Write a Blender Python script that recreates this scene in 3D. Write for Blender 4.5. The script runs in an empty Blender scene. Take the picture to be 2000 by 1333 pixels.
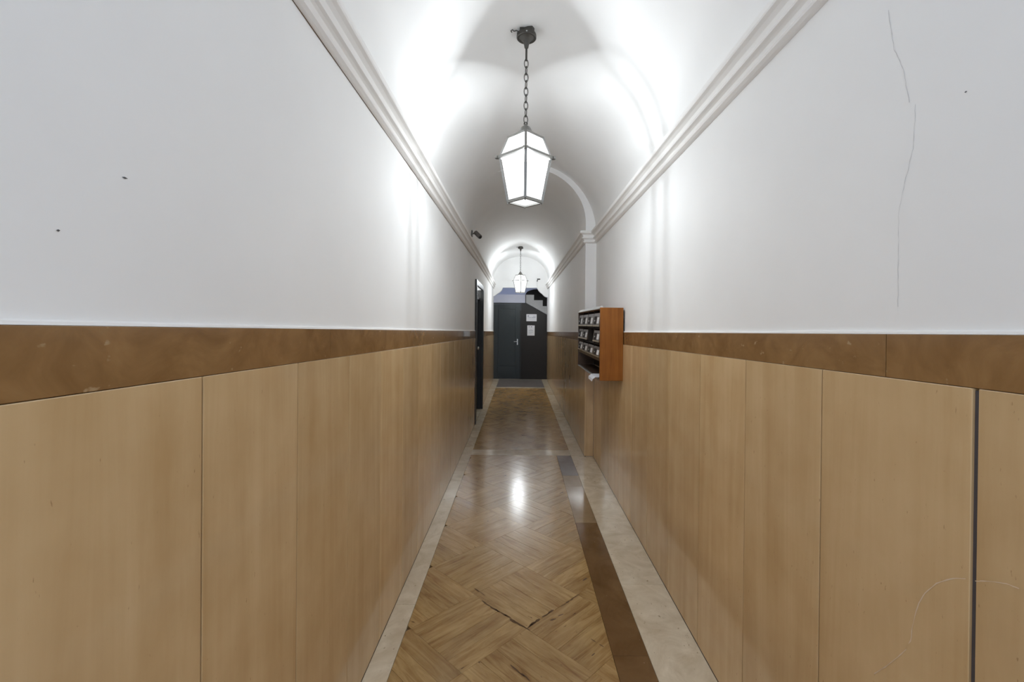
import bpy, bmesh, math, random
from mathutils import Vector, Matrix
random.seed(7)
sc = bpy.context.scene
COL = sc.collection
PI = math.pi

# ------------------------------------------------------------------ camera
F_PX, PIT, YAW, ROL, SX, SY, EYE = 889.0, .0048, .0092, .0097, 22.94, -29.22, 1.5
cam_d = bpy.data.cameras.new('camera')
cam = bpy.data.objects.new('camera', cam_d); COL.objects.link(cam)
_c, _s = math.cos, math.sin
A0 = Vector((_c(YAW), -_s(YAW), 0))
A1 = Vector((_c(PIT)*_s(YAW), _c(PIT)*_c(YAW), -_s(PIT)))
A2 = Vector((_s(PIT)*_s(YAW), _s(PIT)*_c(YAW), _c(PIT)))
RT = A0*_c(ROL) + A2*_s(ROL); UP = -A0*_s(ROL) + A2*_c(ROL); FW = A1
M4 = Matrix((RT, UP, -FW)).transposed().to_4x4(); M4.translation = (0, 0, EYE)
cam.matrix_world = M4
cam_d.sensor_fit = 'HORIZONTAL'; cam_d.sensor_width = 36.0
cam_d.lens = F_PX*36/2000
cam_d.shift_x = -SX/2000; cam_d.shift_y = SY/2000
cam_d.clip_start = .03; cam_d.clip_end = 100
sc.camera = cam

# ------------------------------------------------------------------ daylight and exposure
w = bpy.data.worlds.new('daylight'); sc.world = w; w.use_nodes = True
bg = w.node_tree.nodes['Background']
bg.inputs['Color'].default_value = (.71, .83, 1.0, 1)
bg.inputs['Strength'].default_value = 1.22
LAMP_W = 75.0
PANE_EMIT = 2.0
vs = sc.view_settings
vs.view_transform = 'Standard'; vs.look = 'None'; vs.gamma = 1; vs.use_curve_mapping = False
vs.exposure = 0.66
sc.cycles.max_bounces = 16; sc.cycles.diffuse_bounces = 10

# ------------------------------------------------------------------ materials
def srgb(r, g, b):
    f = lambda v: (v/255/12.92) if v/255 <= .04045 else ((v/255+.055)/1.055)**2.4
    return (f(r), f(g), f(b), 1)

def new_mat(name):
    m = bpy.data.materials.new(name); m.use_nodes = True
    nt = m.node_tree; p = nt.nodes['Principled BSDF']
    return m, nt, p

def simple(name, col, rough=.5, metal=0, spec=.5, bump=0, bscale=60, var=0):
    m, nt, p = new_mat(name)
    p.inputs['Base Color'].default_value = col
    p.inputs['Roughness'].default_value = rough
    p.inputs['Metallic'].default_value = metal
    p.inputs['Specular IOR Level'].default_value = spec
    tc = nt.nodes.new('ShaderNodeTexCoord')
    nz = nt.nodes.new('ShaderNodeTexNoise'); nz.inputs['Scale'].default_value = bscale; nz.inputs['Detail'].default_value = 4
    nt.links.new(tc.outputs['Object'], nz.inputs['Vector'])
    if var:
        mx = nt.nodes.new('ShaderNodeMix'); mx.data_type = 'RGBA'
        mx.inputs[6].default_value = tuple(c*(1-var) for c in col[:3])+(1,)
        mx.inputs[7].default_value = tuple(min(1, c*(1+var)) for c in col[:3])+(1,)
        nt.links.new(nz.outputs['Fac'], mx.inputs[0]); nt.links.new(mx.outputs[2], p.inputs['Base Color'])
    if bump:
        b = nt.nodes.new('ShaderNodeBump'); b.inputs['Strength'].default_value = bump; b.inputs['Distance'].default_value = .002
        nt.links.new(nz.outputs['Fac'], b.inputs['Height']); nt.links.new(b.outputs['Normal'], p.inputs['Normal'])
    return m

def stone(name, c_dark, c_light, scale, rough, c_pit=None, pit=.66, tone=.18, swirl=0, bump=.04, bump_scale=25, pit_scale=(40, 40, 40), spec=.5):
    """travertine: stretched bands, cloudy tone, small pits; each piece drawn from its own spot and with its own tone"""
    m, nt, p = new_mat(name)
    N, L = nt.nodes.new, nt.links.new
    tc = N('ShaderNodeTexCoord'); oi = N('ShaderNodeObjectInfo')
    off = N('ShaderNodeVectorMath'); off.operation = 'SCALE'; off.inputs[0].default_value = (37, 53, 71)
    L(oi.outputs['Random'], off.inputs['Scale'])
    add = N('ShaderNodeVectorMath'); add.operation = 'ADD'
    L(tc.outputs['Object'], add.inputs[0]); L(off.outputs[0], add.inputs[1])
    mp = N('ShaderNodeMapping'); mp.inputs['Scale'].default_value = scale
    L(add.outputs[0], mp.inputs['Vector'])
    n1 = N('ShaderNodeTexNoise'); n1.inputs['Scale'].default_value = 1; n1.inputs['Detail'].default_value = 8; n1.inputs['Roughness'].default_value = .62
    n1.inputs['Distortion'].default_value = swirl
    L(mp.outputs[0], n1.inputs['Vector'])
    n2 = N('ShaderNodeTexNoise'); n2.inputs['Scale'].default_value = 6; n2.inputs['Detail'].default_value = 6
    L(add.outputs[0], n2.inputs['Vector'])
    av = N('ShaderNodeMix'); av.data_type = 'FLOAT'; av.inputs[0].default_value = .35
    L(n1.outputs['Fac'], av.inputs[2]); L(n2.outputs['Fac'], av.inputs[3])
    rp = N('ShaderNodeValToRGB'); rp.color_ramp.elements[0].position = .33; rp.color_ramp.elements[1].position = .67
    rp.color_ramp.elements[0].color = c_dark; rp.color_ramp.elements[1].color = c_light
    L(av.outputs[0], rp.inputs['Fac'])
    # tone of the single piece
    mr = N('ShaderNodeMapRange'); mr.inputs['To Min'].default_value = 1-tone; mr.inputs['To Max'].default_value = 1+tone
    L(oi.outputs['Random'], mr.inputs['Value'])
    mu = N('ShaderNodeMix'); mu.data_type = 'RGBA'; mu.blend_type = 'MULTIPLY'; mu.inputs[0].default_value = 1
    L(rp.outputs['Color'], mu.inputs[6]); L(mr.outputs[0], mu.inputs[7])
    out = mu.outputs[2]
    if c_pit:
        mp2 = N('ShaderNodeMapping'); mp2.inputs['Scale'].default_value = pit_scale; L(add.outputs[0], mp2.inputs['Vector'])
        n3 = N('ShaderNodeTexNoise'); n3.inputs['Scale'].default_value = 1; n3.inputs['Detail'].default_value = 3; L(mp2.outputs[0], n3.inputs['Vector'])
        r3 = N('ShaderNodeValToRGB'); r3.color_ramp.elements[0].position = pit; r3.color_ramp.elements[1].position = pit+.06
        L(n3.outputs['Fac'], r3.inputs['Fac'])
        mp_ = N('ShaderNodeMix'); mp_.data_type = 'RGBA'; L(r3.outputs['Color'], mp_.inputs[0]); L(out, mp_.inputs[6]); mp_.inputs[7].default_value = c_pit
        out = mp_.outputs[2]
    L(out, p.inputs['Base Color'])
    rr = N('ShaderNodeMapRange'); rr.inputs['To Min'].default_value = rough*.75; rr.inputs['To Max'].default_value = rough*1.35
    L(n2.outputs['Fac'], rr.inputs['Value']); L(rr.outputs[0], p.inputs['Roughness'])
    p.inputs['Specular IOR Level'].default_value = spec
    if bump:
        nb = N('ShaderNodeTexNoise'); nb.inputs['Scale'].default_value = bump_scale; nb.inputs['Detail'].default_value = 2
        L(add.outputs[0], nb.inputs['Vector'])
        b = N('ShaderNodeBump'); b.inputs['Strength'].default_value = bump; b.inputs['Distance'].default_value = .004
        L(nb.outputs['Fac'], b.inputs['Height']); L(b.outputs['Normal'], p.inputs['Normal'])
    return m

def plaster(name, col):
    m, nt, p = new_mat(name)
    N, L = nt.nodes.new, nt.links.new
    tc = N('ShaderNodeTexCoord')
    n = N('ShaderNodeTexNoise'); n.inputs['Scale'].default_value = 2.2; n.inputs['Detail'].default_value = 6
    L(tc.outputs['Object'], n.inputs['Vector'])
    mx = N('ShaderNodeMix'); mx.data_type = 'RGBA'
    mx.inputs[6].default_value = tuple(c*.955 for c in col[:3])+(1,); mx.inputs[7].default_value = tuple(min(1, c*1.03) for c in col[:3])+(1,)
    L(n.outputs['Fac'], mx.inputs[0]); L(mx.outputs[2], p.inputs['Base Color'])
    nb = N('ShaderNodeTexNoise'); nb.inputs['Scale'].default_value = 9; nb.inputs['Detail'].default_value = 7; nb.inputs['Roughness'].default_value = .55
    L(tc.outputs['Object'], nb.inputs['Vector'])
    b = N('ShaderNodeBump'); b.inputs['Strength'].default_value = .12; b.inputs['Distance'].default_value = .006
    L(nb.outputs['Fac'], b.inputs['Height']); L(b.outputs['Normal'], p.inputs['Normal'])
    p.inputs['Roughness'].default_value = .75; p.inputs['Specular IOR Level'].default_value = .25
    return m

MAT = {}
MAT['plaster'] = plaster('white_plaster', (.90, .90, .895, 1))
MAT['cornice'] = plaster('cornice_plaster', (.90, .89, .875, 1))
MAT['panel'] = stone('travertine_panel', (.53, .352, .172, 1), (.68, .495, .282, 1), (8, 8, .55), .115, (.40, .26, .125, 1), .71, .06, .6, .02, 6, (150, 150, 45))
MAT['band'] = stone('walnut_travertine_band', (.19, .096, .033, 1), (.31, .175, .070, 1), (7, 7, 9), .175, (.40, .27, .145, 1), .68, .10, 1.2, .02, 6, (30, 30, 45))
MAT['plank'] = stone('travertine_plank', (.235, .122, .038, 1), (.53, .36, .155, 1), (4.0, 34, 6), .182, (.12, .065, .028, 1), .70, .08, 1.0, .07, 22, (18, 60, 30), 1.0)
MAT['cream'] = stone('cream_travertine', (.52, .43, .30, 1), (.76, .68, .54, 1), (5, 5, 5), .10, (.38, .30, .20, 1), .68, .05, 1.6, .05, 10, (50, 30, 30))
MAT['brown_border'] = stone('brown_border_stone', (.13, .068, .026, 1), (.215, .125, .055, 1), (6, 4, 4), .16, (.33, .23, .14, 1), .72, .06, 1.0, .04, 10, (40, 40, 40))
MAT['pale_border'] = stone('pale_border_stone', (.26, .18, .10, 1), (.36, .26, .155, 1), (8, 4, 4), .09, None, .7, .06, .8, .03, 10)
MAT['grey_border'] = stone('grey_border_stone', (.15, .12, .10, 1), (.22, .18, .155, 1), (8, 4, 4), .17, None, .7, .04, .8, .03, 10)
MAT['grey_slab'] = stone('grey_floor_slab', (.13, .115, .11, 1), (.20, .18, .17, 1), (5, 5, 5), .3, None, .7, .03, .8, .05, 12)
MAT['grout'] = simple('grout', (.10, .095, .11, 1), .9, bump=.3)
MAT['mortar'] = simple('mortar', (.14, .085, .04, 1), .9, bump=.3)
MAT['chip'] = simple('chip_and_seam_shade', (.115, .062, .026, 1), .8, bump=.6, bscale=150, var=.5)
MAT['scuff'] = simple('pale_scuff', (.70, .56, .40, 1), .55)
MAT['crack'] = simple('hairline_crack', (.66, .66, .66, 1), .9)
MAT['speck'] = simple('dark_speck', (.12, .12, .12, 1), .9)
MAT['iron'] = simple('grey_lantern_metal', (.25, .245, .23, 1), .42, .55, .5, .2, 90, .15)
MAT['dark_iron'] = simple('dark_bronze_metal', (.085, .08, .072, 1), .45, .6, .5, .25, 80, .25)
MAT['oak'] = stone('honey_oak', (.20, .062, .008, 1), (.34, .122, .018, 1), (30, 18, 1.6), .42, None, .7, .03, .4, .03, 30, spec=.25)
MAT['walnut'] = stone('dark_walnut', (.050, .028, .016, 1), (.095, .058, .036, 1), (20, 3, 24), .30, None, .7, .05, .4, .02, 30)
MAT['inside'] = simple('dark_compartment', (.016, .010, .007, 1), .8)  # near-black: shade of the open compartments put into colour; also the black slots
MAT['steel'] = simple('brushed_steel', (.55, .55, .54, 1), .3, .85)
MAT['brass'] = simple('dull_brass', (.50, .40, .22, 1), .35, .8)
MAT['white_card'] = simple('white_card', (.80, .80, .80, 1), .5)
MAT['paper'] = simple('white_paper', (.74, .74, .77, 1), .7, var=.04)
MAT['print'] = simple('grey_print', (.26, .26, .32, 1), .7)
MAT['black_paint'] = simple('black_door_paint', (.012, .011, .009, 1), .38, bump=.1)
MAT['green_paint'] = simple('black_green_door_paint', (.013, .020, .021, 1), .36, bump=.1, bscale=12)
MAT['brown_paint'] = simple('brown_black_paint', (.013, .011, .010, 1), .5, bump=.15)
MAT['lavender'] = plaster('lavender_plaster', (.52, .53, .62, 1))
MAT['lavender_shade'] = plaster('lavender_plaster_shaded', (.42, .42, .50, 1))  # same plaster darkened; weaker light behind the landing put into the colour
MAT['stringer'] = simple('grey_stringer_paint', (.36, .36, .36, 1), .7, bump=.2, bscale=25, var=.12)
MAT['marble'] = simple('dark_stair_stone', (.075, .062, .048, 1), .5, var=.4, bscale=18)
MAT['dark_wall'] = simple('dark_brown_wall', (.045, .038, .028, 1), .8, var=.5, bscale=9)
MAT['grey_box'] = simple('pale_grey_plastic', (.36, .355, .35, 1), .5)
MAT['cam_grey'] = simple('grey_camera_shell', (.16, .145, .135, 1), .4)
MAT['black'] = simple('black_plastic', (.015, .015, .015, 1), .3)
MAT['white_cable'] = simple('white_cable', (.62, .62, .60, 1), .5)
MAT['ceramic'] = simple('white_ceramic', (.75, .75, .72, 1), .3)

def pane_mat():
    m = bpy.data.materials.new('lit_frosted_glass'); m.use_nodes = True
    nt = m.node_tree; nt.nodes.clear(); N, L = nt.nodes.new, nt.links.new
    o = N('ShaderNodeOutputMaterial'); tr = N('ShaderNodeBsdfTransparent'); tr.inputs[0].default_value = (.95, .95, .95, 1)
    em = N('ShaderNodeEmission'); em.inputs[0].default_value = (.92, .965, 1, 1); em.inputs[1].default_value = PANE_EMIT
    mx = N('ShaderNodeMixShader'); mx.inputs[0].default_value = .5
    L(tr.outputs[0], mx.inputs[1]); L(em.outputs[0], mx.inputs[2]); L(mx.outputs[0], o.inputs[0])
    return m
MAT['pane'] = pane_mat()
def bulb_mat():
    m = bpy.data.materials.new('lit_bulb'); m.use_nodes = True
    nt = m.node_tree; nt.nodes.clear(); N, L = nt.nodes.new, nt.links.new
    o = N('ShaderNodeOutputMaterial'); em = N('ShaderNodeEmission'); em.inputs[0].default_value = (1, .97, .92, 1); em.inputs[1].default_value = 12
    L(em.outputs[0], o.inputs[0]); return m
MAT['bulb'] = bulb_mat()
def glass_mat():
    m, nt, p = new_mat('transom_glass')
    p.inputs['Base Color'].default_value = (.55, .57, .57, 1); p.inputs['Roughness'].default_value = .12
    p.inputs['Emission Color'].default_value = (.95, .98, 1, 1); p.inputs['Emission Strength'].default_value = 3.0   # glow added to the transom, taken as lit, to brighten mid corridor
    return m
MAT['glass'] = glass_mat()

# ------------------------------------------------------------------ mesh helpers
class MB:
    def __init__(self): self.v = []; self.f = []
    def add(self, vs_, fs):
        o = len(self.v); self.v += [tuple(q) for q in vs_]; self.f += [tuple(i+o for i in f) for f in fs]; return self
    def hexa(self, c):      # 4 bottom corners (ccw seen from above), 4 top corners
        return self.add(c, [(3, 2, 1, 0), (4, 5, 6, 7), (0, 1, 5, 4), (1, 2, 6, 5), (2, 3, 7, 6), (3, 0, 4, 7)])
    def box(self, x0, x1, y0, y1, z0, z1):
        return self.hexa([(x0, y0, z0), (x1, y0, z0), (x1, y1, z0), (x0, y1, z0), (x0, y0, z1), (x1, y0, z1), (x1, y1, z1), (x0, y1, z1)])
    def prism(self, poly, d):   # 3d polygon extruded by vector d
        n = len(poly); d = Vector(d)
        a = [Vector(q) for q in poly]; b = [q+d for q in a]
        return self.add(a+b, [tuple(range(n))[::-1], tuple(range(n, 2*n))]+[(i, (i+1) % n, n+(i+1) % n, n+i) for i in range(n)])
    def lathe(self, prof, c=(0, 0, 0), seg=24, cap=True):    # prof: (r,z) list
        vs_ = []; fs = []
        for r, z in prof:
            for k in range(seg):
                a = 2*PI*k/seg; vs_.append((c[0]+r*math.cos(a), c[1]+r*math.sin(a), c[2]+z))
        for i in range(len(prof)-1):
            for k in range(seg):
                k2 = (k+1) % seg
                fs.append((i*seg+k, i*seg+k2, (i+1)*seg+k2, (i+1)*seg+k))
        if cap:
            fs.append(tuple(range(seg))[::-1]); fs.append(tuple((len(prof)-1)*seg+k for k in range(seg)))
        return self.add(vs_, fs)
    def tube(self, pts, r, seg=8, closed=False):
        pts = [Vector(q) for q in pts]; n = len(pts); vs_ = []; fs = []
        prev = None
        for i, q in enumerate(pts):
            if closed: t = pts[(i+1) % n]-pts[i-1]
            else: t = pts[min(i+1, n-1)]-pts[max(i-1, 0)]
            t.normalize()
            if prev is None:
                u = t.orthogonal().normalized()
            else:
                u = (prev-t*prev.dot(t)).normalized()
            prev = u; v = t.cross(u)
            for k in range(seg):
                a = 2*PI*k/seg; vs_.append(q+(u*math.cos(a)+v*math.sin(a))*r)
        m = n if closed else n-1
        for i in range(m):
            j = (i+1) % n
            for k in range(seg):
                k2 = (k+1) % seg
                fs.append((i*seg+k, i*seg+k2, j*seg+k2, j*seg+k))
        if not closed:
            fs.append(tuple(range(seg))[::-1]); fs.append(tuple((n-1)*seg+k for k in range(seg)))
        return self.add(vs_, fs)
    def bar(self, a, b, wd, th=None, up=(0, 0, 1)):       # square bar from a to b
        th = th or wd; a = Vector(a); b = Vector(b); t = (b-a).normalized()
        u = t.cross(Vector(up))
        if u.length < 1e-4: u = t.orthogonal()
        u.normalize(); v = u.cross(t)
        c = [a-u*wd/2-v*th/2, a+u*wd/2-v*th/2, a+u*wd/2+v*th/2, a-u*wd/2+v*th/2]
        d = [q+(b-a) for q in c]
        return self.add(c+d, [(0, 1, 2, 3), (7, 6, 5, 4), (0, 4, 5, 1), (1, 5, 6, 2), (2, 6, 7, 3), (3, 7, 4, 0)])
    def build(self, name, mat, parent=None, bevel=0, smooth=False, origin=None, tri=False, clean=True):
        """origin None: object placed at the middle of its base; else a given point"""
        if origin is None:
            xs, ys, zs = zip(*self.v)
            origin = ((min(xs)+max(xs))/2, (min(ys)+max(ys))/2, min(zs))
        o_ = Vector(origin)
        bm = bmesh.new()
        vv = [bm.verts.new(Vector(q)-o_) for q in self.v]
        for f in self.f:
            try: bm.faces.new([vv[i] for i in f])
            except ValueError: pass
        if clean: bmesh.ops.recalc_face_normals(bm, faces=bm.faces)
        if tri: bmesh.ops.triangulate(bm, faces=[f for f in bm.faces if len(f.verts) > 4])
        if bevel: bmesh.ops.bevel(bm, geom=list(bm.edges), offset=bevel, segments=1, affect='EDGES', profile=.5)
        if smooth:
            for f in bm.faces: f.smooth = True
        me = bpy.data.meshes.new(name); bm.to_mesh(me); bm.free()
        if smooth: me.set_sharp_from_angle(angle=math.radians(42))
        if mat: me.materials.append(MAT[mat])
        ob = bpy.data.objects.new(name, me); COL.objects.link(ob)
        place(ob, o_, parent)
        return ob

BASE = {}          # world origin of every object (only translations are used, empties included)
def place(ob, o_, parent):
    BASE[ob.name] = Vector(o_)
    if parent:
        ob.parent = parent; ob.location = Vector(o_)-BASE[parent.name]
    else: ob.location = o_

def tag(o, label, cat=None, group=None, kind=None):
    o['label'] = label
    if cat: o['category'] = cat
    if group: o['group'] = group
    if kind: o['kind'] = kind
    return o
def struct(o, label, cat): return tag(o, label, cat, kind='structure')
def empty(name, loc):
    e = bpy.data.objects.new(name, None); COL.objects.link(e); e.empty_display_size = .05
    place(e, loc, None); return e
def copy_tree(o, parent=None):
    c = o.copy(); COL.objects.link(c)
    if parent: c.parent = parent
    for ch in o.children: copy_tree(ch, c)
    return c

# ------------------------------------------------------------------ the plan of the corridor (x across, y along, z up)
Y0, YPIL, YEND, YDOOR = -.9, 5.17, 12.02, 12.33
ST = .015                                  # stone stands proud of the plaster
def xl(y):   return -.646 if y < 6.8 else -.646-.044*(y-6.8)/5.5           # stone face of the left wall
XR, XRF = .8495, .749
XPF = .742                                 # plaster above the band past the pilaster
def ztop(y): return 1.5021-.0171*y        # top of the brown band
def zpan(y): return 1.4017-.0173*y        # top of the panels
DY0, DY1, DZ = 6.80, 7.98, 2.08           # side door opening

# ---- left wall
m = MB()
def lw(ya, yb, za, zb):
    xa, xb = xl(ya)-ST, xl(yb)-ST
    m.hexa([(-.90, ya, za), (xa, ya, za), (xb, yb, za), (-.90, yb, za), (-.90, ya, zb), (xa, ya, zb), (xb, yb, zb), (-.90, yb, zb)])
lw(Y0, DY0, -.05, 2.52); lw(DY0, DY1, DZ, 2.52); lw(DY1, YDOOR+.06, -.05, 2.52)
m.box(-1.0, -.90, DY0-.1, DY1+.1, -.05, DZ+.1)
wall_left = m.build('wall_left', 'plaster', origin=(0, 0, 0))
struct(wall_left, 'long white plastered wall with stone wainscot and a black side door', 'wall')
# ---- right wall with the pilaster step
m = MB()
m.box(XR+ST, 1.1, Y0, YPIL, -.05, 2.52); m.box(XRF+ST, 1.1, YPIL, YDOOR+.06, -.05, 1.25)
ya, yb = YPIL, YDOOR+.06
m.hexa([(XPF, ya, ztop(ya)+.001), (1.1, ya, ztop(ya)+.001), (1.1, yb, ztop(yb)+.001), (XPF, yb, ztop(yb)+.001), (XPF, ya, 2.52), (1.1, ya, 2.52), (1.1, yb, 2.52), (XPF, yb, 2.52)])
m.box(XRF+ST, 1.1, YPIL, YDOOR+.06, 1.25, ztop(YDOOR+.06))
wall_right = m.build('wall_right', 'plaster', origin=(0, 0, 0))
struct(wall_right, 'long white plastered wall with stone wainscot carrying the letter boxes', 'wall')

# ---- vaulted ceiling
def arc(xa, xb, z0, rise, n=48):
    cx, hw = (xa+xb)/2, (xb-xa)/2
    return [(cx-hw*math.cos(PI*i/n), z0+rise*math.sin(PI*i/n)) for i in range(n+1)]
def near_arc(): a = arc(-.661, XR+ST, 2.50, .82); return a
def far_arc(y): a = arc(xl(y)-ST, XPF, 2.65, .63); return [(xl(y)-ST, 2.5)]+a+[(XPF, 2.5)]
m = MB()
na = near_arc(); na = [(na[0][0], 2.49)]+na+[(na[-1][0], 2.49)]
n = len(na)
m.add([(x, Y0, z) for x, z in na]+[(x, YPIL, z) for x, z in na], [(i, i+1, n+i+1, n+i) for i in range(n-1)])
ya_ = [YPIL, 6.8, 9.4, YEND+.1]
fa = [far_arc(y) for y in ya_]
vsx = []
for y, a in zip(ya_, fa): vsx += [(x, y, z) for x, z in a]
m.add(vsx, [(k*n+i, k*n+i+1, (k+1)*n+i+1, (k+1)*n+i) for k in range(len(ya_)-1) for i in range(n-1)])
# outer shell of the vaults (keeps the sky out)
def up(a, d=.12): return [(-.9, 2.49)]+[(x*1.1, z+d) for x, z in a[1:-1]]+[(1.1, 2.49)]
na2 = up(na); m.add([(x, Y0, z) for x, z in na2]+[(x, YEND+.1, z) for x, z in na2], [(i, n+i, n+i+1, i+1) for i in range(n-1)])
m.add([(x, Y0, z) for x, z in na]+[(x, Y0, z) for x, z in na2], [(i, i+1, n+i+1, n+i) for i in range(n-1)])
# arch face at the pilaster
fp = far_arc(YPIL)
m.add([(x, YPIL-.001, z) for x, z in na]+[(x, YPIL-.001, z) for x, z in fp], [(i, i+1, n+i+1, n+i) for i in range(n-1)])
ceiling = m.build('ceiling', 'plaster', origin=(0, 0, 0), clean=False)
for f in ceiling.data.polygons: f.use_smooth = True
try:
    ceiling.data.set_sharp_from_angle(angle=math.radians(35))
except Exception: pass
struct(ceiling, 'white plastered barrel vault stepping down to a narrower arch past the pilaster', 'ceiling')

# ---- end wall: lunette over the ogee-cornered opening
m = MB()
op = [(-.90, 2.215), (-.719, 2.22), (-.69, 2.226), (-.665, 2.241), (-.635, 2.262), (-.604, 2.284), (-.567, 2.307), (-.531, 2.330), (-.508, 2.350), (-.491, 2.371), (-.476, 2.394),
      (-.465, 2.419), (-.457, 2.438), (-.454, 2.455), (.452, 2.455), (.458, 2.449), (.466, 2.435), (.478, 2.412), (.494, 2.388), (.512, 2.363), (.534, 2.341), (.560, 2.320), (.589, 2.299), (.618, 2.268),
      (.644, 2.240), (.675, 2.222), (.725, 2.208), (1.1, 2.205)]
poly = [(x, YEND, z) for x, z in op]+[(1.1, YEND, 3.5), (-.9, YEND, 3.5)]
m.prism(poly, (0, .14, 0))
wall_end = m.build('wall_end', 'plaster', origin=(0, 0, 0), tri=True)
struct(wall_end, 'white lunette wall above the wide opening with ogee corners', 'wall')

# ---- cornices: a moulded profile swept along each wall
PROF = [(0, 2.424), (.018, 2.424), (.030, 2.429), (.034, 2.436), (.024, 2.444), (.020, 2.454), (.026, 2.463), (.036, 2.467), (.049, 2.469), (.052, 2.475), (.048, 2.481),
        (.036, 2.486), (.034, 2.497), (.042, 2.511), (.056, 2.520), (.070, 2.524), (.073, 2.530), (.073, 2.548), (.068, 2.554), (0, 2.556)]
def sweep(path, side, name):
    m = MB(); n = len(PROF); P = [Vector(q) for q in path]
    for i, q in enumerate(P):
        def nrm(a, b):
            t = (b-a).normalized(); return Vector((-t.y, t.x))*side
        if i == 0: d = nrm(P[0], P[1])
        elif i == len(P)-1: d = nrm(P[-2], P[-1])
        else:
            a, b = nrm(P[i-1], q), nrm(q, P[i+1]); d = (a+b)/(1+a.dot(b))
        m.v += [(q.x+d.x*p, q.y+d.y*p, z) for p, z in PROF]
    for i in range(len(P)-1):
        m.f += [(i*n+k, i*n+k+1, (i+1)*n+k+1, (i+1)*n+k) for k in range(n-1)]
    m.f.append(tuple(range(n))); m.f.append(tuple(range((len(P)-1)*n, len(P)*n)))
    o = m.build(name, 'cornice', origin=(0, 0, 0))
    return o
ys = [Y0, 1.2, 2.6, 4.2, 5.6, 6.8, 9.4, YEND]
trim_1 = sweep([(xl(y)-ST-.002, y) for y in ys], -1, 'trim_1'); struct(trim_1, 'straight white moulded cornice along the wall with the side door', 'cornice')
trim_2 = sweep([(XR+ST+.002, Y0), (XR+ST+.002, YPIL), (XPF+.002, YPIL), (XPF+.002, YEND)], 1, 'trim_2'); struct(trim_2, 'white moulded cornice breaking forward around the pilaster', 'cornice')
# shadow line of the seam under the left cornice, painted as a dark strip
m = MB()
sp = [(y, .0022+.0018*math.sin(y*7.3)*math.sin(y*2.9+1)) for y in [i*.12-.6 for i in range(60)]]
for (ya, ha), (yb, hb) in zip(sp, sp[1:]):
    xa, xb = xl(ya)-ST+.0012, xl(yb)-ST+.0012
    m.add([(xa, ya, 2.4235-ha), (xb, yb, 2.4235-hb), (xb, yb, 2.4245), (xa, ya, 2.4245)], [(0, 1, 2, 3)])
m.build('seam_shade', 'chip', wall_left, origin=(0, 0, 0))

# ------------------------------------------------------------------ wainscot: panels, brown band, grout bed
def panel_left(ya, yb, gap, parent):
    ya += gap/2; yb -= gap/2
    a, b = xl(ya), xl(yb)
    MB().hexa([(a-ST, ya, .003), (a, ya, .003), (b, yb, .003), (b-ST, yb, .003),
               (a-ST, ya, zpan(ya)), (a, ya, zpan(ya)), (b, yb, zpan(yb)), (b-ST, yb, zpan(yb))]).build('panel', 'panel', parent, bevel=.0012)
def panel_right(ya, yb, gap, X, parent):
    ya += gap/2; yb -= gap/2
    MB().hexa([(X, ya, .003), (X+ST, ya, .003), (X+ST, yb, .003), (X, yb, .003),
               (X, ya, zpan(ya)), (X+ST, ya, zpan(ya)), (X+ST, yb, zpan(yb)), (X, yb, zpan(yb))]).build('panel', 'panel', parent, bevel=.0012)
CASE0, CASE1 = DY0-.075, DY1+.075
js = [.936+.401*k for k in range(-4, 30)]
js = [Y0]+[j for j in js if j > Y0+.1]
for a, b in zip(js, js[1:]):
    if b <= CASE0: panel_left(a, b, .0046, wall_left)
    elif a < CASE0: panel_left(a, CASE0, .0046, wall_left)
    elif a < CASE1 < b: panel_left(CASE1, b, .0046, wall_left)
    elif a >= CASE1 and b <= YDOOR: panel_left(a, b, .0046, wall_left)
    elif a < YDOOR and b > YDOOR: panel_left(a, YDOOR, .0046, wall_left)
js = [.839+.4295*k for k in range(-3, 30)]
jn = [Y0]+[j for j in js if j < YPIL-.25]+[YPIL-ST]
for a, b in zip(jn, jn[1:]):
    panel_right(a+(.0035 if abs(a-.839) < .01 else 0), b-(.0035 if abs(b-.839) < .01 else 0), .0046, XR, wall_right)
jf = [YPIL-ST+.001]+[YPIL+.42*k for k in range(1, 17)]+[YDOOR]
for a, b in zip(jf, jf[1:]): panel_right(a, b, .0046, XRF, wall_right)
zp = zpan(YPIL)
MB().box(XRF+.0005+ST, XR-.001, YPIL-ST, YPIL, .003, zp).build('panel', 'panel', wall_right, bevel=.0012)
# grout behind the joints
m = MB()
for ya, yb in ((Y0, CASE0), (CASE1, YDOOR)):
    a, b = xl(ya)-.006, xl(yb)-.006; c = .012
    m.hexa([(a-c, ya, -.02), (a, ya, -.02), (b, yb, -.02), (b-c, yb, -.02), (a-c, ya, zpan(ya)-.004), (a, ya, zpan(ya)-.004), (b, yb, zpan(yb)-.004), (b-c, yb, zpan(yb)-.004)])
m.build('grout_bed', 'grout', wall_left)
m = MB()
for ya, yb, X in ((Y0, YPIL-.012, XR), (YPIL-.010, YDOOR, XRF)):
    a = X+.006; c = .012
    m.hexa([(a, ya, -.02), (a+c, ya, -.02), (a+c, yb, -.02), (a, yb, -.02), (a, ya, zpan(ya)-.004), (a+c, ya, zpan(ya)-.004), (a+c, yb, zpan(yb)-.004), (a, yb, zpan(yb)-.004)])
m.build('grout_bed', 'grout', wall_right)
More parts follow.
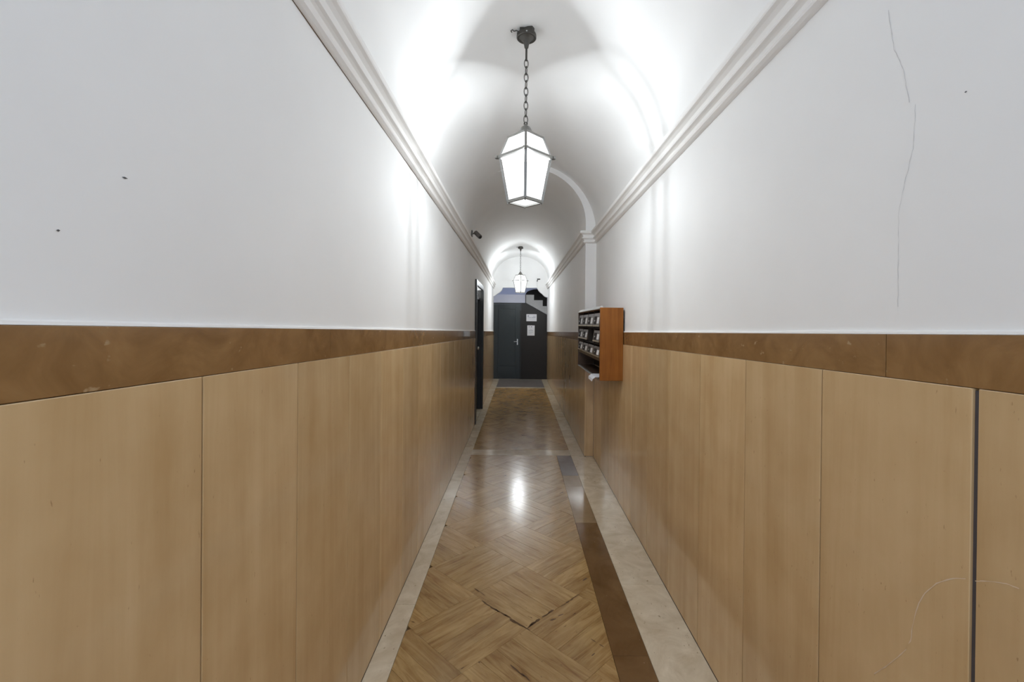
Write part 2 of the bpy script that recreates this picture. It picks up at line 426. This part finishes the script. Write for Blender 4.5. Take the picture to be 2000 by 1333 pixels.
# brown band
BT = .012
def band(ya, yb, face, out, parent):      # face(y): x of the stone face, out: +1 wall lies at greater x
    ya += .001; yb -= .001
    fa_, fb_ = face(ya)+out*(ST-BT), face(yb)+out*(ST-BT)
    ga, gb = face(ya)+out*ST, face(yb)+out*ST
    q = [(fa_, ya), (ga, ya), (gb, yb), (fb_, yb)]
    if out < 0: q = [q[1], q[0], q[3], q[2]]
    ba = lambda y: zpan(y)+.0008
    MB().hexa([(x, y, ba(y)) for x, y in q]+[(x, y, ztop(y)) for x, y in q]).build('band_slab', 'band', parent, bevel=.001)
jl = [Y0, .33, 1.57, 2.71, 3.85, 5.02, CASE0]
for a, b in zip(jl, jl[1:]): band(a, b, xl, -1, wall_left)
jl = [CASE1, 9.2, 10.4, 11.6, YDOOR]
for a, b in zip(jl, jl[1:]): band(a, b, xl, -1, wall_left)
jr = [Y0, -.1, 1.051, 2.25, 3.45, 4.6, YPIL-BT]
for a, b in zip(jr, jr[1:]): band(a, b, lambda y: XR, 1, wall_right)
jr = [YPIL-BT+.001, 6.4, 7.6, 8.8, 10.0, 11.2, YDOOR]
for a, b in zip(jr, jr[1:]): band(a, b, lambda y: XRF, 1, wall_right)
MB().box(XRF+ST+.0005, XR+ST-BT-.001, YPIL-BT, YPIL, zpan(YPIL)+.001, ztop(YPIL)).build('band_slab', 'band', wall_right, bevel=.001)
# rough plaster bead along the top of the band
def bead(face, out, ya, yb, parent):
    m = MB(); ys_ = [ya+(yb-ya)*i/60 for i in range(61)]; vv = []
    for y in ys_:
        h = .005+.0022*random.random(); d = ST-BT+.0005+.0018*random.random(); f = face(y)
        vv += [(f+out*d, y, ztop(y)+.0006), (f+out*(d+.002), y, ztop(y)+h), (f+out*(ST+.001), y, ztop(y)+h+.003)]
    m.add(vv, [(3*i+k, 3*i+k+1, 3*i+4+k, 3*i+3+k) for i in range(60) for k in range(2)])
    m.build('plaster_bead', 'cornice', parent, origin=(0, 0, 0))
bead(xl, -1, Y0, CASE0, wall_left); bead(xl, -1, CASE1, YDOOR, wall_left)
bead(lambda y: XR, 1, Y0, YPIL-.02, wall_right)

# ---- marks on the walls
def ribbon(pts, wd, X, name, mat, parent, d):
    """thin flat mark on a wall of constant x, pts (y,z)"""
    m = MB(); vv = []
    for i, (y, z) in enumerate(pts):
        a = pts[max(i-1, 0)]; b = pts[min(i+1, len(pts)-1)]
        t = Vector((b[0]-a[0], b[1]-a[1])).normalized(); nn = Vector((-t.y, t.x))*wd/2*(.5+random.random())
        vv += [(X+d, y+nn.x, z+nn.y), (X+d, y-nn.x, z-nn.y)]
    m.add(vv, [(2*i, 2*i+1, 2*i+3, 2*i+2) for i in range(len(pts)-1)])
    return m.build(name, mat, parent, origin=(0, 0, 0))
def densify(pts, k, jit):
    out = []
    for (a, b), (c, d) in zip(pts, pts[1:]):
        for i in range(k):
            t = i/k; out.append((a+(c-a)*t+random.uniform(-jit, jit), b+(d-b)*t+random.uniform(-jit, jit)))
    return out+[pts[-1]]
ribbon(densify([(1.072, 2.251), (1.053, 2.149), (1.027, 2.086), (1.009, 2.002)], 8, .0012), .0016, XR+ST, 'plaster_crack', 'crack', wall_right, -.0006)
ribbon(densify([(.993, 1.99), (.997, 1.895), (1.018, 1.829), (1.033, 1.769), (1.034, 1.66), (1.032, 1.547)], 8, .0012), .0012, XR+ST, 'plaster_crack', 'crack', wall_right, -.0006)
ribbon(densify([(1.068, .678), (1.037, .717), (1.003, .764), (.981, .798)], 4, .0003), .0016, XR, 'scratch_mark', 'scuff', wall_right, -.0003)
ribbon(densify([(.975, .815), (.969, .827), (.967, .854), (.96, .887), (.951, .918), (.938, .946), (.912, .982), (.877, 1.012), (.852, 1.025)], 3, .0003), .0018, XR, 'scratch_mark', 'scuff', wall_right, -.0003)
ribbon(densify([(.834, 1.031), (.813, 1.043), (.78, 1.057), (.76, 1.06)], 4, .0003), .0014, XR, 'scratch_mark', 'scuff', wall_right, -.0003)
for y, z, a, X, d, wl in ((.766, 1.737, .006, -.661, .0008, wall_left), (.657, 1.627, .003, -.661, .0008, wall_left), (.880, 1.960, .003, XR+ST, -.0008, wall_right)):
    MB().add([(X+d, y-a, z), (X+d, y, z-.0018), (X+d, y+a, z+.0006), (X+d, y, z+.0018)], [(0, 1, 2, 3)]).build('dark_speck', 'speck', wl)

# ------------------------------------------------------------------ floor
m = MB(); m.box(-1.0, 1.2, Y0-.6, 14.2, -.08, -.012)
floor = m.build('floor', 'mortar', origin=(0, 0, 0))
struct(floor, 'polished stone floor of diagonal travertine planks with cream borders', 'floor')
TZ = -.012
def slab(x0, x1, y0, y1, mat, name='border_tile', g=.0008, x0b=None, dz=0):
    x0b = x0 if x0b is None else x0b
    MB().hexa([(x0+g, y0+g, TZ), (x1-g, y0+g, TZ), (x1-g, y1-g, TZ), (x0b+g, y1-g, TZ), (x0+g, y0+g, dz), (x1-g, y0+g, dz), (x1-g, y1-g, dz), (x0b+g, y1-g, dz)]).build(name, mat, floor, bevel=.0006)
XSL, XSR, XB = -.54, .60, .437
jl = [Y0, .05, 1.23, 2.42, 3.62, 4.80, 6.0, 6.8, 8.0, 9.2, 10.4, 11.5, 12.28]
for a, b in zip(jl, jl[1:]): slab(xl(a), XSL, a, b, 'cream', x0b=xl(b))
jr = [Y0, .10, .94, 1.78, 2.617, 3.455, 4.235, YPIL-ST]
for a, b in zip(jr, jr[1:]): slab(XSR, XR, a, b, 'cream')
jr = [YPIL-ST, 6.0, 6.9, 7.7, 8.5, 9.4, 10.2, 11.1, 12.28]
for a, b in zip(jr, jr[1:]): slab(XSR, XRF, a, b, 'cream')
for a, b, mt in ((Y0, .6, 'brown_border'), (.6, 2.05, 'brown_border'), (2.05, 3.43, 'brown_border'), (3.43, 4.205, 'pale_border'), (4.205, 4.50, 'pale_border'), (4.50, 5.19, 'grey_border')):
    slab(XB, XSR, a, b, mt)
YT0, YT1, YC0, YC1 = 5.19, 5.41, 10.60, 10.75
slab(XSL, XSR, YT0, YT1, 'cream'); slab(XSL, XSR, YC0, YC1, 'cream')
slab(XSL, XSR, YC1, 12.28, 'grey_slab', 'floor_slab')
slab(-.72, .76, 12.28, 12.34, 'cream', 'threshold')

def clip(poly, x0, x1, y0, y1):
    for ax, val, sgn in ((0, x0, 1), (0, x1, -1), (1, y0, 1), (1, y1, -1)):
        out = []
        for i in range(len(poly)):
            p, q = poly[i-1], poly[i]
            dp, dq = (p[ax]-val)*sgn, (q[ax]-val)*sgn
            if (dp >= 0) != (dq >= 0):
                t = dp/(dp-dq); out.append((p[0]+(q[0]-p[0])*t, p[1]+(q[1]-p[1])*t))
            if dq >= 0: out.append(q)
        poly = out
        if len(poly) < 3: return []
    return poly
def area(p): return abs(sum(p[i-1][0]*p[i][1]-p[i][0]*p[i-1][1] for i in range(len(p)))/2)
R2 = math.sqrt(.5); SQ = .402
CO = Vector((.05, 2.23)); EA, EB = Vector((R2, R2)), Vector((-R2, R2))
def piece(c, u, v, lu, lv, reg, name):
    """rectangle with corner c, sides lu*u (grain) and lv*v, clipped to a region"""
    g = .0004
    q = [c+u*g+v*g, c+u*(lu-g)+v*g, c+u*(lu-g)+v*(lv-g), c+u*g+v*(lv-g)]
    q = clip([(p.x, p.y) for p in q], *reg)
    if not q or area(q) < .0006: return
    mid = c+u*lu/2+v*lv/2
    ang = math.atan2(u.y, u.x)
    loc = [((Vector(p)-mid).dot(u), (Vector(p)-mid).dot(Vector((-u.y, u.x)))) for p in q]
    dz = random.uniform(-.0005, .0002)
    mb = MB().prism([(x, y, TZ) for x, y in loc], (0, 0, -TZ+dz))
    o = mb.build(name, 'plank', None, bevel=.0005, origin=(0, 0, 0))
    o.parent = floor; o.location = (mid.x, mid.y, 0); o.rotation_euler = (0, 0, ang)
NEAR = (XSL+.0008, XB-.0008, .45, YT0-.0008); FAR = (XSL+.0008, XSR-.0008, YT1+.0008, YC0-.0008)
for i in range(-20, 30):
    for j in range(-20, 30):
        c = CO+EA*SQ*i+EB*SQ*j
        if not (-1.4 < c.x < 1.4 and -.5 < c.y < 11): continue
        u, v = (EB, EA) if (i+j) % 2 == 0 else (EA, EB)
        if c.y < YT0:
            for k in range(4): piece(c+v*(SQ/4*k), u, v, SQ, SQ/4, NEAR, 'floor_plank')
        if c.y > YT1-.6: piece(c, u, v, SQ, SQ, FAR, 'floor_tile')
slab(XSL, XB, Y0, .45, 'plank', 'floor_slab')
# chipped joints
def chips(a, b, n, wd):
    a = Vector(a); b = Vector(b); t = (b-a).normalized(); nn = Vector((-t.y, t.x))
    for k in range(n):
        c = a+(b-a)*((k+random.uniform(.1, .9))/n)+nn*random.uniform(-.006, .006)
        l = random.uniform(.016, .042); h = random.uniform(.35, 1.2)*wd
        pts = []
        for s in range(9):
            an = 2*PI*s/9; r = random.uniform(.55, 1)
            pts.append(c+t*math.cos(an)*l*r+nn*math.sin(an)*h*r)
        MB().add([(p.x, p.y, .0004) for p in pts]+[(c.x, c.y, .0004)], [(s, (s+1) % 9, 9) for s in range(9)]).build('joint_chip', 'chip', floor)
chips((-.19, 2.45), (.05, 2.235), 9, .010); chips((.055, 2.235), (.20, 2.385), 6, .012); chips((.24, 2.42), (.34, 2.51), 4, .007)
chips((-.01, 1.98), (.06, 1.90), 3, .006); chips((.33, 2.03), (.36, 2.06), 1, .007); chips((.36, 2.15), (.40, 2.11), 2, .005)
chips((.17, 2.30), (.26, 2.35), 2, .008); chips((.39, 2.66), (.41, 2.68), 1, .008); chips((-.23, 2.56), (-.18, 2.5), 2, .006)

# ------------------------------------------------------------------ lanterns
def lantern(loc, label):
    X, Y, ZC = loc                       # ZC: crown of the vault
    R = empty('hanging_lantern', (X, Y, ZC-1.066))
    tag(R, label, 'lantern', 'lanterns hanging along the vault')
    zt, zf, zb = ZC-.663, ZC-.786, ZC-1.060          # top rail, flange, bottom rail
    rt, rf, rb = .107, .160, .107                    # half diagonals
    dirs = [(math.cos(a), math.sin(a)) for a in (0, PI/2, PI, 3*PI/2)]
    def c(r, k, z): return Vector((X+r*dirs[k % 4][0], Y+r*dirs[k % 4][1], z))
    # ceiling canopy, plate, rod
    pl = []
    for k in range(14):
        a = 2*PI*k/14; r = random.uniform(.040, .062); pl.append((X+r*math.cos(a)-.004, Y+r*math.sin(a), ZC-.022))
    MB().prism(pl, (0, 0, .035)).build('mounting_plate', 'dark_iron', R)
    MB().lathe([(.050, -.018), (.058, -.022), (.061, -.032), (.061, -.046), (.057, -.050), (.050, -.047), (.046, -.046), (.030, -.056), (.020, -.070), (.015, -.090), (.012, -.106), (.0075, -.110)], (X, Y, ZC), 28).build('ceiling_canopy', 'dark_iron', R, smooth=True)
    MB().lathe([(.0065, -.105), (.0065, -.186)], (X, Y, ZC), 12).build('rod', 'dark_iron', R, smooth=True)
    MB().lathe([(.004, 0), (.006, -.004), (.004, -.008)], (X, Y-.058, ZC-.034), 10).build('screw', 'steel', R)
    hk = [(X-.04, Y-.03, ZC-.03), (X-.062, Y-.035, ZC-.022), (X-.078, Y-.035, ZC-.026), (X-.088, Y-.036, ZC-.018), (X-.096, Y-.036, ZC-.026), (X-.090, Y-.036, ZC-.034)]
    MB().tube(hk, .0035, 6).build('wire_hook', 'dark_iron', R, smooth=True)
    # chain
    z0, z1 = ZC-.182, ZC-.572; nl = 9; p = (z0-z1)/nl; L = p*1.28
    for k in range(nl):
        zc = z0-p*(k+.5); u = Vector((R2, R2, 0)) if k % 2 else Vector((-R2, R2, 0))
        if k % 2 == 0: u = Vector((.95, .3, 0))
        else: u = Vector((-.35, .93, 0))
        pts = []
        for s in range(20):
            a = 2*PI*s/20; pts.append(Vector((X, Y, zc))+u*(.0125*math.cos(a))+Vector((0, 0, L/2*math.sin(a)*(1-.08*abs(math.cos(a))))))
        MB().tube(pts, .0028, 6, True).build('chain_link', 'dark_iron', R, smooth=True)
    pts = [Vector((X+.010*math.cos(2*PI*s/14), Y, z1-.004+.010*math.sin(2*PI*s/14))) for s in range(14)]
    MB().tube(pts, .003, 6, True).build('ring', 'dark_iron', R, smooth=True)
    # domed cap and roof plate
    MB().lathe([(.046, zt+.008-ZC), (.058, zt+.014-ZC), (.059, zt+.022-ZC), (.050, zt+.028-ZC), (.041, zt+.034-ZC), (.036, zt+.050-ZC), (.028, zt+.064-ZC), (.012, zt+.074-ZC), (.008, zt+.084-ZC), (.004, zt+.088-ZC)], (X, Y, ZC), 28).build('cap', 'iron', R, smooth=True)
    MB().prism([c(rt, k, zt) for k in range(4)], (0, 0, .010)).build('roof_plate', 'iron', R)
    # frame
    b = .0085
    for k in range(4):
        out = Vector((dirs[k][0], dirs[k][1], 0))
        MB().bar(c(rb, k, zb), c(rf, k, zf), .017, .012, out).build('corner_bar', 'iron', R)
        MB().bar(c(rf, k, zf), c(rt, k, zt+.004), .015, .011, out).build('corner_bar', 'iron', R)
        MB().bar(c(rt, k, zt), c(rt, k+1, zt), .012, .014).build('top_rail', 'iron', R)
        ex = .030
        a, d = c(rf+.012, k, zf), c(rf+.012, k+1, zf); t = (d-a).normalized()
        MB().bar(a-t*ex*.5, d+t*ex*.5, .018, .015).build('middle_rail', 'iron', R)
        MB().bar(c(rb, k, zb), c(rb, k+1, zb), .014, .017).build('bottom_rail', 'iron', R)
        MB().lathe([(.0045, -.016), (.006, -.010), (.005, 0)], c(rb-.003, k, zb), 8).build('foot_stud', 'iron', R)
        MB().add([c(rb-.009, k, zb), c(rb-.009, k+1, zb), c(rf-.011, k+1, zf), c(rf-.011, k, zf)], [(0, 1, 2, 3)]).build('glass_pane', 'pane', R)
        MB().add([c(rf-.011, k, zf), c(rf-.011, k+1, zf), c(rt-.009, k+1, zt), c(rt-.009, k, zt)], [(0, 1, 2, 3)]).build('glass_pane', 'pane', R)
    MB().add([c(rb-.006, k, zb+.002) for k in range(4)], [(0, 1, 2, 3)]).build('glass_pane', 'pane', R)
    # lamp holder, bulb and its light
    zl = zt-.116
    MB().lathe([(.013, .034), (.016, .040), (.016, .085), (.010, .095), (.010, .114)], (X, Y, zl), 16).build('lamp_holder', 'ceramic', R, smooth=True)
    MB().lathe([(.004, -.030), (.016, -.026), (.025, -.010), (.026, .002), (.019, .022), (.012, .034)], (X, Y, zl), 20).build('bulb', 'bulb', R, smooth=True)
    ld = bpy.data.lights.new('bulb_light', 'POINT'); ld.energy = LAMP_W; ld.color = (.90, .96, 1); ld.shadow_soft_size = .037
    lo = bpy.data.objects.new('bulb_light', ld); COL.objects.link(lo); place(lo, (X, Y, zl), R)
    return R
L1 = lantern((.026, 2.83, 3.318), 'lit glass lantern hanging on a chain before the pilaster arch')
bpy.context.view_layer.update()
L2 = copy_tree(L1)
L2.location = Vector((.008, 10.5, 3.283-1.066)); L2.rotation_euler = (0, 0, math.radians(5))
for ch in L2.children:
    if ch.type == 'LIGHT': ch.data = ch.data.copy(); ch.data.energy = LAMP_W*1.3
L2['label'] = 'lit glass lantern hanging on a chain in front of the opening to the stairs'

# ------------------------------------------------------------------ letter boxes on the right wall
BX0, BX1, BY0, BY1, BZ0, BZ1 = .663, XR-.001, 3.715, 5.105, 1.040, 1.640
B = empty('letter_box_unit', ((BX0+BX1)/2, (BY0+BY1)/2, BZ0))
tag(B, 'wooden wall unit of twelve letter boxes beside the pilaster', 'mailbox')
MB().box(BX0-.004, BX1, BY0, BY0+.020, BZ0, BZ1).build('side_panel', 'oak', B, bevel=.0015)
MB().box(BX0-.004, BX1, BY1-.020, BY1, BZ0, BZ1).build('side_panel', 'walnut', B, bevel=.0015)
MB().box(BX0, BX1, BY0+.0205, BY1-.0205, BZ1-.016, BZ1-.001).build('top_panel', 'oak', B, bevel=.001)
MB().box(BX1-.012, BX1-.001, BY0+.0205, BY1-.0205, BZ0+.02, BZ1-.017).build('back_panel', 'inside', B)
MB().box(BX0+.012, BX1-.013, BY0+.0205, BY1-.0205, BZ0+.002, BZ0+.014).build('bottom_shelf', 'walnut', B)
MB().box(BX0-.006, BX0+.010, BY0+.0205, BY1-.0205, BZ0+.001, BZ0+.010).build('shelf_lip', 'steel', B, bevel=.001)
NCOL = 4; cw = (BY1-BY0-.041)/NCOL
rows = [(1.481, 1.610), (1.350, 1.462), (1.224, 1.322)]
for k in range(1, NCOL):
    y = BY0+.0205+cw*k
    MB().box(BX0+.004, BX1-.013, y-.005, y+.005, 1.196, BZ1-.017).build('divider', 'inside', B)
for z in (1.472, 1.336):
    MB().box(BX0+.008, BX1-.013, BY0+.021, BY1-.021, z-.005, z+.004).build('shelf', 'inside', B)
MB().box(BX0+.002, BX1-.013, BY0+.021, BY1-.021, 1.196, 1.220).build('front_rail', 'walnut', B, bevel=.001)
# pale visor strip along the top edge, one length per column
for k in range(NCOL):
    y0 = BY0+.0205+cw*k
    MB().prism([(BX0-.010, y0+.003, BZ1-.008), (BX0+.004, y0+.003, BZ1-.016), (BX0+.030, y0+.003, BZ1+.002), (BX0+.012, y0+.003, BZ1+.016)], (0, cw-.006, 0)).build('visor_strip', 'steel', B)
def door(k, r):
    y0 = BY0+.0205+cw*k+.006; y1 = y0+cw-.012; z0, z1 = rows[r]
    d = MB().hexa([(BX0-.010, y0, z0), (BX0+.002, y0, z0), (BX0+.002, y1, z0), (BX0-.010, y1, z0), (BX0+.006, y0, z1-.012), (BX0+.018, y0, z1-.012), (BX0+.018, y1, z1-.012), (BX0+.006, y1, z1-.012)]).build('door', 'walnut', B, bevel=.002)
    def xf(z): return BX0-.010+.016*(z-z0)/(z1-.012-z0)
    def plate(ya, yb, za, zb, t, name, mat):
        MB().hexa([(xf(za)-t, ya, za), (xf(za)+.001, ya, za), (xf(za)+.001, yb, za), (xf(za)-t, yb, za), (xf(zb)-t, ya, zb), (xf(zb)+.001, ya, zb), (xf(zb)+.001, yb, zb), (xf(zb)-t, yb, zb)]).build(name, mat, d)
    h = z1-z0
    plate(y0+.030, y0+.130, z0+.22*h, z0+.62*h, .002, 'name_card', 'white_card')
    plate(y0+.018, y1-.100, z0+.17*h, z0+.67*h, .0012, 'card_frame', 'walnut')
    plate(y1-.175, y1-.045, z0+.16*h, z0+.70*h, .0026, 'viewing_slot', 'inside')
    plate(y1-.108, y1-.090, z0+.36*h, z0+.46*h, .006, 'lock', 'steel')
    plate(y0+.004, y1-.004, z0+.004, z0+.012, .002, 'edge_strip', 'brass')
    return d
for r in range(3):
    for k in range(NCOL):
        if r == 1 and k == 1: continue            # this one has lost its door
        door(k, r)
# leaflets
def leaflet(pts, t, label, ):
    o = MB().prism(pts, t).build('leaflet', 'paper'); return tag(o, label, 'leaflet')
leaflet([(BX0-.03, 3.79, BZ0+.016), (BX0+.10, 3.77, BZ0+.016), (BX0+.11, 4.05, BZ0+.016), (BX0-.022, 4.07, BZ0+.016)], (0, 0, .006), 'white leaflet lying flat on the open bottom shelf of the letter boxes')
lf = MB().add([(BX0-.03, 3.76, BZ0+.024), (BX0+.06, 3.76, BZ0+.026), (BX0+.06, 3.99, BZ0+.026), (BX0-.03, 3.99, BZ0+.024), (BX0-.052, 3.76, BZ0+.008), (BX0-.052, 3.99, BZ0+.008), (BX0-.056, 3.78, BZ0-.014), (BX0-.056, 3.97, BZ0-.012)],
              [(0, 1, 2, 3), (0, 3, 5, 4), (4, 5, 7, 6)])
lo_ = lf.build('leaflet', 'paper'); md = lo_.modifiers.new('thickness', 'SOLIDIFY'); md.thickness = .0015; md.offset = 1
tag(lo_, 'white leaflet folded over the front lip of the letter box shelf', 'leaflet')

# ------------------------------------------------------------------ small grey box on the left band
g = empty('junction_box', (xl(5.3)+.04, 5.30, 1.345)); tag(g, 'small pale grey wall box on the brown stone band', 'junction box')
MB().box(xl(5.3)-ST+BT, xl(5.3)+.066, 5.27, 5.36, 1.346, 1.408).build('housing', 'grey_box', g, bevel=.003)
MB().box(xl(5.3)+.008, xl(5.3)+.060, 5.264, 5.27, 1.352, 1.402).build('cover', 'grey_box', g, bevel=.002)

# ------------------------------------------------------------------ side door
xd = xl(7.4)
d1 = empty('door_1', (xd-.02, (DY0+DY1)/2, 0)); struct(d1, 'narrow black side door with a glazed transom in the wainscoted wall', 'door')
def cas(ya, yb, za, zb, name='casing', x0=None, x1=None, mat='black_paint'):
    return MB().box(x0 if x0 is not None else xd-ST-.001, x1 if x1 is not None else xd+.016, ya, yb, za, zb).build(name, mat, d1, bevel=.002)
cas(CASE0+.001, DY0+.01, .002, DZ+.075); cas(DY1-.01, CASE1-.001, .002, DZ+.075); cas(DY0+.0105, DY1-.0105, DZ-.005, DZ+.075)
cas(DY0+.001, DY0+.02, .002, DZ-.001, 'jamb', -.80, xd-ST-.0015); cas(DY1-.02, DY1-.001, .002, DZ-.001, 'jamb', -.80, xd-ST-.0015)
cas(DY0+.021, DY1-.021, .012, 1.90, 'leaf', -.775, -.735)
tr = cas(DY0+.021, DY1-.021, 1.905, 1.945, 'transom_bar', -.78, -.70)
cas(DY0+.021, DY1-.021, 1.946, DZ-.002, 'transom_pane', -.765, -.755, 'glass')
cas(DY0+.021, DY1-.021, 2.000, 2.016, 'transom_bar', -.772, -.735)
MB().box(-.80, xd-.001, DY0+.001, DY1-.001, -.011, .004).build('sill', 'cream', d1)
kn = MB().lathe([(.008, 0), (.008, .028), (.020, .034), (.027, .046), (.024, .058), (.010, .064)], (0, 0, 0), 18).build('knob', 'steel', None, smooth=True, origin=(0, 0, 0))
kn.parent = d1; kn.location = Vector((-.735, 7.58, 1.09))-BASE[d1.name]; kn.rotation_euler = (0, PI/2, 0)
MB().box(-.735, -.731, 7.50, 7.54, 1.00, 1.17).build('lock_plate', 'steel', d1)

# ------------------------------------------------------------------ security camera above the left cornice
s = empty('security_camera', (-.64, 6.12, 2.60)); tag(s, 'small grey security camera on a bracket above the cornice', 'camera')
MB().box(-.668, -.640, 6.08, 6.16, 2.665, 2.745).build('wall_plate', 'cam_grey', s, bevel=.003)
MB().tube([(-.645, 6.12, 2.70), (-.61, 6.11, 2.715), (-.585, 6.10, 2.70)], .010, 8).build('arm', 'cam_grey', s, smooth=True)
bd = MB().lathe([(.026, 0), (.029, .004), (.029, .125), (.026, .13)], (0, 0, 0), 20).build('body', 'cam_grey', None, smooth=False, origin=(0, 0, 0))
bd.parent = s; q0 = Vector((-.605, 6.14, 2.725)); dirv = Vector((.080, -.085, -.085)).normalized()
bd.location = q0-BASE[s.name]; bd.rotation_mode = 'QUATERNION'; bd.rotation_quaternion = Vector((0, 0, 1)).rotation_difference(dirv)
ln = MB().lathe([(.019, .128), (.019, .134), (.012, .135)], (0, 0, 0), 16).build('lens', 'black', None, origin=(0, 0, 0))
ln.parent = bd
MB().tube([(-.652, 6.10, 2.67), (-.652, 6.09, 2.63), (-.646, 6.085, 2.58), (-.640, 6.08, 2.553)], .005, 6).build('cable', 'cam_grey', s, smooth=True)

# ------------------------------------------------------------------ small sensor on the lunette
s = empty('motion_sensor', (.47, YEND-.02, 2.62)); tag(s, 'tiny black sensor with a white cable on the lunette wall', 'sensor')
MB().box(.448, .530, YEND-.075, YEND-.045, 2.665, 2.692).build('head', 'black', s, bevel=.004)
MB().tube([(.462, YEND-.005, 2.655), (.462, YEND-.04, 2.665), (.470, YEND-.055, 2.672)], .008, 8).build('bracket', 'grey_box', s, smooth=True)
MB().box(.442, .466, YEND-.022, YEND-.001, 2.622, 2.650).build('base', 'black', s, bevel=.003)
MB().tube([(.454, YEND-.006, 2.622), (.452, YEND-.006, 2.56), (.456, YEND-.006, 2.50), (.452, YEND-.006, 2.458)], .004, 6).build('cable', 'white_cable', s, smooth=True)

# ------------------------------------------------------------------ stair hall behind the opening
YD = YDOOR
# under-stair partition
m = MB(); m.prism([(.050, YD, 0), (.764, YD, 0), (.764, YD, 1.742), (.165, YD, 2.068), (.050, YD, 2.068)], (0, .05, 0))
pw = m.build('wall_understairs', 'brown_paint', origin=(0, 0, 0), tri=True); struct(pw, 'dark brown partition sloping under the stairs beside the end door', 'wall')
MB().bar((.160, YD-.004, 2.064), (.768, YD-.004, 1.734), .012, .016, (0, 1, 0)).build('edge_strip', 'black_paint', pw)
MB().box(-.76, .764, YD+.056, YD+.075, 0, 1.72).build('leak_blocker', 'brown_paint', pw)  # unseen sheet added to stop daylight leaking round the end door
# end door
d2 = empty('door_2', (-.34, YD, 0)); struct(d2, 'dark green-black panelled door at the end of the corridor', 'door')
def dbox(a, b, ya, yb, z0, z1, name, mat='green_paint', par=None): return MB().box(a, b, ya, yb, z0, z1).build(name, mat, par or d2, bevel=.0015)
dbox(-.735, -.700, YD-.02, YD+.05, .002, 2.066, 'frame', 'black_paint'); dbox(.018, .049, YD-.02, YD+.05, .002, 2.066, 'frame', 'black_paint')
dbox(-.699, .017, YD-.02, YD+.05, 2.036, 2.066, 'frame', 'black_paint')
dbox(-.698, -.585, YD, YD+.04, .008, 2.033, 'stile'); dbox(-.105, .015, YD, YD+.04, .008, 2.033, 'stile')
dbox(-.5845, -.1055, YD, YD+.04, 1.895, 2.033, 'rail'); dbox(-.5845, -.1055, YD, YD+.04, .008, .345, 'rail')
dbox(-.5845, -.1055, YD+.014, YD+.035, .3455, 1.8945, 'field')
dbox(-.570, -.120, YD+.006, YD+.0138, .36, 1.88, 'raised_panel')
hp = dbox(-.068, -.040, YD-.006, YD-.0005, .93, 1.09, 'handle_plate', 'steel')
MB().tube([(-.054, YD-.006, 1.02), (-.054, YD-.045, 1.02), (-.066, YD-.050, 1.02), (-.150, YD-.050, 1.018)], .009, 8).build('lever', 'steel', hp, smooth=True)
# staircase with landing
S = empty('staircase', (.4, YD+.5, 1.74)); tag(S, 'stairs with a grey sawtooth stringer rising above the end door', 'stairs')
MB().box(-.76, .148, YD-.002, YD+1.25, 2.070, 2.292).build('landing', 'lavender', S)
pro = [(.168, 2.072), (.766, 1.746), (.766, 1.985), (.622, 1.985), (.622, 2.145), (.384, 2.145), (.384, 2.290), (.168, 2.290)]
m = MB(); m.prism([(x, YD-.001, z) for x, z in pro], (0, .06, 0)); m.build('stringer', 'stringer', S, tri=True)
MB().box(.150, .1675, YD+.01, YD+.06, 2.072, 2.290).build('joint_strip', 'dark_wall', S)
for x0, x1, z in ((.150, .384, 2.290), (.385, .622, 2.145), (.623, 1.0, 1.985)):
    MB().box(x0, x1, YD+.061, YD+1.25, z-.13, z-.002).build('step', 'marble', S)
for x, z in ((.640, 1.985), (.860, 1.985)): pass
# hall walls: pale wall behind the landing, dark recess behind the steps
m = MB(); YB = 13.60
cv = [(.165, 2.29), (.170, 2.375), (.185, 2.425), (.215, 2.462), (.262, 2.490), (.318, 2.512), (.42, 2.540), (.60, 2.556), (1.3, 2.560)]
m.prism([(-.95, YB, 1.9), (.165, YB, 1.9)]+[(x, YB, z) for x, z in cv]+[(1.3, YB, 4.2), (-.95, YB, 4.2)], (0, .1, 0))
hw_ = m.build('wall_stairhall', 'lavender_shade', origin=(0, 0, 0), tri=True); struct(hw_, 'bluish grey plaster wall behind the landing with a dark curved recess', 'wall')
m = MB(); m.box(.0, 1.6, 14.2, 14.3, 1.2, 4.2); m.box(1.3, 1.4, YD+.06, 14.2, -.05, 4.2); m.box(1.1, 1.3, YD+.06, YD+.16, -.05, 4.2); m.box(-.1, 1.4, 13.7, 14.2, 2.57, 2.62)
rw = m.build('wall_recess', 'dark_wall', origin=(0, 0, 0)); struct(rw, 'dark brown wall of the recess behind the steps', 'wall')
m = MB(); m.box(-1.05, -.95, YD+.06, 13.7, -.05, 4.2)
sw = m.build('wall_stairhall_side', 'lavender_shade', origin=(0, 0, 0)); struct(sw, 'bluish side wall of the stair hall', 'wall')

# notices on the partition
def notice(x0, x1, z0, z1, label, lines):
    o = MB().box(x0, x1, YD-.004, YD-.0005, z0, z1).build('paper_notice', 'paper'); tag(o, label, 'notice')
    for a, b, c, d in lines:
        W, H = x1-x0, z1-z0
        MB().box(x0+a*W, x0+b*W, YD-.0048, YD-.0042, z0+c*H, z0+d*H).build('printed_line', 'print', o)
notice(.181, .461, 1.573, 1.764, 'landscape paper notice with printed emblems on the dark partition',
       [(.12, .25, .66, .82), (.64, .92, .68, .74), (.14, .50, .52, .56), (.55, .90, .49, .56), (.16, .80, .30, .32)])
notice(.211, .409, 1.184, 1.460, 'upright paper notice with printed text below the landscape one',
       [(.18, .30, .82, .90), (.48, .66, .82, .90), (.35, .65, .62, .64), (.20, .78, .46, .50), (.2, .8, .32, .34), (.25, .6, .22, .235)])
